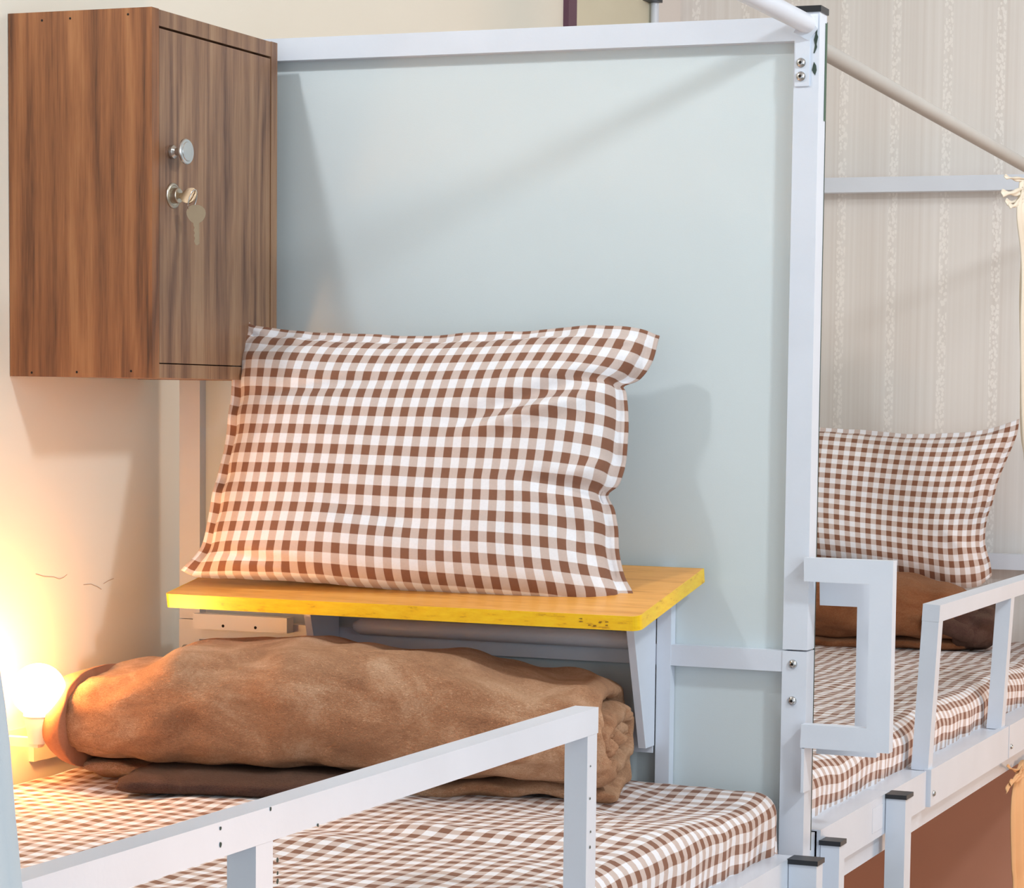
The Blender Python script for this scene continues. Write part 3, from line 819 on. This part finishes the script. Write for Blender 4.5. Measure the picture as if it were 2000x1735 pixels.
# ------------------------------------------------------------------ wall cabinet
cab = root('wall_cabinet', 'small walnut wall cabinet with keyed door hanging on the cream wall above the shelf', 'cabinet', (0, -.19, 1.82))
X1, Y0, Y1, Z0, Z1, bt = .218, -.348, -.029, 1.820, 2.291, .0165
box('side_panel', (0.001, X1), (Y0, Y0+bt), (Z0, Z1), WOOD_SIDE, cab, .0005)
box('side_panel', (0.001, X1), (Y1-bt, Y1), (Z0, Z1), WOOD_DOOR, cab, .0005)
box('top_panel', (0.001, X1-.0005), (Y0+bt, Y1-bt), (Z1-.021, Z1-.0006), WOOD_DOOR, cab, .0005)
box('bottom_panel', (0.001, X1-.0005), (Y0+bt, Y1-bt), (Z0+.0006, Z0+.0185), WOOD_DOOR, cab, .0005)
box('back_panel', (0.001, .006), (Y0+bt, Y1-bt), (Z0+.0185, Z1-.021), WOOD_DOOR, cab, 0)
door = box('door', (X1-.0175, X1-.001), (Y0+bt+.0022, Y1-bt-.0015), (Z0+.0200, Z1-.0240), WOOD_DOOR, cab, .0006)
for a, b_ in ((82, 40), (137, 36), (250, 28), (62, 728), (150, 727), (256, 725)):
    q = P(a, b_, 'y', Y0)
    lathe('screw_hole', (q.x, Y0, q.z), (0, -1, 0), [(0, .0016), (.0002, .0016), (.0002, 0)], HOLE, cab, 10)
XD = X1-.001
lathe('knob', (XD, -.300, 2.113), (1, 0, 0), [(0, .0085), (.001, .009), (.004, .0085), (.007, .005), (.014, .0045), (.0175, .008), (.019, .0145), (.0205, .0165), (.0225, .0165), (.0235, .0155), (.0236, .0125), (.0245, .0118), (.0250, .006), (.0250, 0)], CHROME, door, 36)
lathe('lock', (XD, -.297, 2.057), (1, 0, 0), [(0, .0165), (.0012, .0165), (.0022, .0155), (.0026, .0135), (.0018, .0125), (.0018, .0105), (.009, .0098), (.0098, .009), (.0098, .0)], NICKEL, door, 36)

# keys: one in the lock, one hanging from it on a ring
kb = root('key_bunch', 'two flat metal keys on a wire ring, one stuck in the cabinet lock', 'key', (X1+.02, -.297, 2.05))
def key_outline(c, r, bl_, bw, d, n2):
    """c centre of bow; d unit direction of blade; n2 perpendicular, both 3-D"""
    pts = []
    a0 = math.asin(bw/r)
    for k in range(25):
        a = a0+(2*math.pi-2*a0)*k/24
        rr_ = r*(1+.04*math.cos(3*a)); pts.append(c+d*math.cos(a)*rr_+n2*math.sin(a)*rr_)
    teeth = [(.0, -1), (.12, -1), (.22, -.6), (.34, -.95), (.46, -.55), (.58, -.9), (.7, -.5), (.84, -.85), (1, -.3), (1, .5), (.92, 1), (0, 1)]
    for s, w in teeth: pts.append(c+d*(r*.95+bl_*s)+n2*bw*w)
    return pts
c1 = Vector((XD+.0235, -.297, 2.057))
kd = Vector((-1, 0, 0)); kn = Vector((0, .45, .9)).normalized()
prism('key', key_outline(c1, .0115, .008, .004, kd, kn), kd.cross(kn), .0018, BRASSY, kb, .0003)
c2 = Vector((XD+.026, -.2925, 2.0335))
prism('key', key_outline(c2+Vector((.006, 0, 0)), .0122, .0285, .0036, Vector((0, .03, -1)).normalized(), Vector((.90, .43, 0)).normalized()), Vector((.43, -.90, 0)), .0018, BRASSY, kb, .0003)
ring = []
for k in range(25):
    a = 2*math.pi*k/24; ring.append(Vector((XD+.027+.004*math.sin(a), -.2935+.0085*math.cos(a), 2.051+.0135*math.sin(a))))
bm = bmesh.new(); n_ = 8; R_ = []
for i, p in enumerate(ring[:-1]):
    t_ = (ring[(i+1) % 24]-ring[i-1 if i else 23]).normalized(); b_, c_ = frame_(t_)
    R_.append([bm.verts.new(p+(b_*math.cos(2*math.pi*q_/n_)+c_*math.sin(2*math.pi*q_/n_))*.0009) for q_ in range(n_)])
for i in range(24):
    A, B = R_[i], R_[(i+1) % 24]
    for q_ in range(n_): bm.faces.new((A[q_], A[(q_+1) % n_], B[(q_+1) % n_], B[q_]))
bm_obj('key_ring', bm, CHROME, kb, True)

# ------------------------------------------------------------------ lamp on the wall
lc = P(75, 1348, 'x', .085)
lamp = root('wall_lamp', 'lit round bulb in a white holder low on the cream wall, left of the blanket', 'lamp', (0, lc.y, 1.32))
R0 = .0345
prof = [(-R0*.98, .002)]+[(-R0*math.cos(math.pi*k/22), R0*math.sin(math.pi*k/22)) for k in range(1, 19)]+[(R0*.86, .019), (R0*1.02, .0145), (R0*1.10, .0135), (R0*1.1, 0)]
bulb = lathe('bulb', lc, (0, 0, -1), prof, BULB, lamp, 40)
lathe('holder', lc+Vector((0, 0, -R0*.86)), (0, 0, -1), [(0, .0135), (.0, .0190), (.004, .0195), (.005, .018), (.008, .018), (.022, .0155), (.040, .012), (.041, 0)], SOCK, lamp, 36)
bz = lc.z-R0*.86-.036
box('holder_arm', (.0, lc.x), (lc.y-.002, lc.y+.012), (bz-.010, bz+.002), SOCK, lamp, .003)
pq = P(66, 1460, 'x', .008)
box('wall_plate', (.0, .008), (pq.y, pq.y+.07), (1.302, 1.352), SOCK, lamp, .002)
box('plate_link', (.0, .008), (lc.y-.002, pq.y+.002), (bz-.010, bz+.002), SOCK, lamp, .001)

# unseen bulb added in the lower bunk, for warm light under the far bed
l2 = root('wall_lamp', 'lit round bulb low inside the lower far bunk, hidden behind the ladder', 'lamp', (0, 1.35, .75))
lathe('bulb', (.062, 1.35, .80), (0, 0, -1), prof, BULB2, l2, 24)
lathe('holder', (.062, 1.35, .80-R0*.86), (0, 0, -1), [(0, .027), (.022, .0215), (.040, .0165), (.041, 0)], SOCK, l2, 24)
box('holder_arm', (.0, .062), (1.34, 1.36), (.722, .74), SOCK, l2, .003)

# ------------------------------------------------------------------ curtains
def curtain(name, edge, width_dir, w, nf, amp, mat, label, loc, wn=60, hn=60, tdir=None):
    """edge: list of points (top to bottom) of the visible leading edge; the cloth runs from it along width_dir"""
    ed = resample(edge, hn); wd = Vector(width_dir).normalized(); td = tdir or wd.cross(Vector((0, 0, 1))).normalized()
    rows = []
    for j, p in enumerate(ed):
        v = j/hn; row = []; ww = w(v)
        for i in range(wn+1):
            s = i/wn
            row.append(p+wd*ww*s+td*(amp*(.4+.6*v)*math.sin(s*nf*2*math.pi+.5*math.sin(v*3))+.3*amp*noise.noise(Vector((s*5, v*4, 2)))))
        rows.append(row)
    me = grid_mesh(name, rows); o = link(name, me, mat, smooth=True)
    md = o.modifiers.new('thickness', 'SOLIDIFY'); md.thickness = .0016
    o.data.transform(Matrix.Translation(-Vector(loc))); o.location = loc
    tag(o, label, 'curtain'); return o
eA = [Vector((1.06, -2.06, 2.26)), Vector((1.07, -2.03, 2.0)), Vector((1.08, -1.96, 1.80)), P(-12, 1130, 'x', 1.1), P(4, 1250, 'x', 1.1), P(28, 1425, 'x', 1.1), P(42, 1600, 'x', 1.1), P(55, 1735, 'x', 1.1), P(66, 1900, 'x', 1.1)]
eA.append(eA[-1]+Vector((0, .02, -.5)))
curtain('privacy_curtain', eA, (0, -1, 0), lambda v: .25+.2*v, 5, .012, CURT, 'pale grey privacy curtain hanging at the lower left, near the camera', (1.08, -2.1, 2.26))
# cream curtain tied back at the far right
eB = [P(1991, 352, 'x', 1.0), P(1986, 420, 'x', 1.0), P(1991, 500, 'x', 1.0), P(1989, 620, 'x', 1.0), P(1990, 760, 'x', 1.0), P(1993, 850, 'x', 1.0), P(1999, 900, 'x', 1.0)]
cb = curtain('privacy_curtain', eB, (.1, 1, 0), lambda v: .10+.06*v, 3.0, .010, CCREAM, 'cream privacy curtain knotted near its top at the right edge, by the far bunk', (1.0, 1.3, 2.2))
def strip(name, pts, wdt, mat, parent, wv=(0, 0, 1)):
    ps = resample(pts, 14); rows = []
    for i, p in enumerate(ps):
        wv_ = Vector(wv).normalized(); k = .7+.3*math.cos(i*.9)
        rows.append([p+wv_*wdt*(s-.5)*k+Vector((.002*math.sin(s*6+i*.5), 0, 0)) for s in [q_/6 for q_ in range(7)]])
    me = grid_mesh(name, rows); o = link(name, me, mat, None, True); o.parent = parent; o.location = -Vector(parent.location)
    md = o.modifiers.new('thickness', 'SOLIDIFY'); md.thickness = .0015; return o
X = 1.003
strip('tie', [P(2010, 352, 'x', X), P(1985, 349, 'x', X), P(1964, 346, 'x', X)], .008, CCREAM, cb)
strip('tie', [P(2012, 365, 'x', X+.004), P(1985, 376, 'x', X+.004), P(1958, 378, 'x', X)], .014, CCREAM, cb)
strip('tie', [P(2010, 380, 'x', X), P(1992, 394, 'x', X), P(1966, 395, 'x', X)], .012, CCREAM, cb)
strip('tie', [P(1999, 372, 'x', X+.006), P(1985, 400, 'x', X+.006), P(1972, 402, 'x', X+.004)], .012, CCREAM, cb)
# peach curtain of the lower bunk
eC = [P(1990, 1490, 'x', 1.0), P(1979, 1530, 'x', 1.0), P(1974, 1590, 'x', 1.0), P(1974, 1700, 'x', 1.0), P(1974, 1800, 'x', 1.0)]
eC.append(eC[-1]+Vector((0, 0, -.7)))
cp = curtain('privacy_curtain', eC, (.1, 1, 0), lambda v: .10+.10*v, 3, .012, PEACH, 'peach privacy curtain with knotted tie under the far bunk rail, at the right edge', (1.0, 1.33, 1.12))
X = 1.008
strip('tie', [P(2005, 1502, 'x', X), P(1988, 1506, 'x', X), P(1969, 1498, 'x', X)], .008, PEACH, cp)
strip('tie', [P(1996, 1506, 'x', X+.004), P(1980, 1525, 'x', X+.004), P(1966, 1543, 'x', X)], .018, PEACH, cp, (0, .6, .8))
strip('tie', [P(2000, 1512, 'x', X+.006), P(1990, 1520, 'x', X+.006), P(1974, 1530, 'x', X+.004)], .014, PEACH, cp, (0, .3, 1))
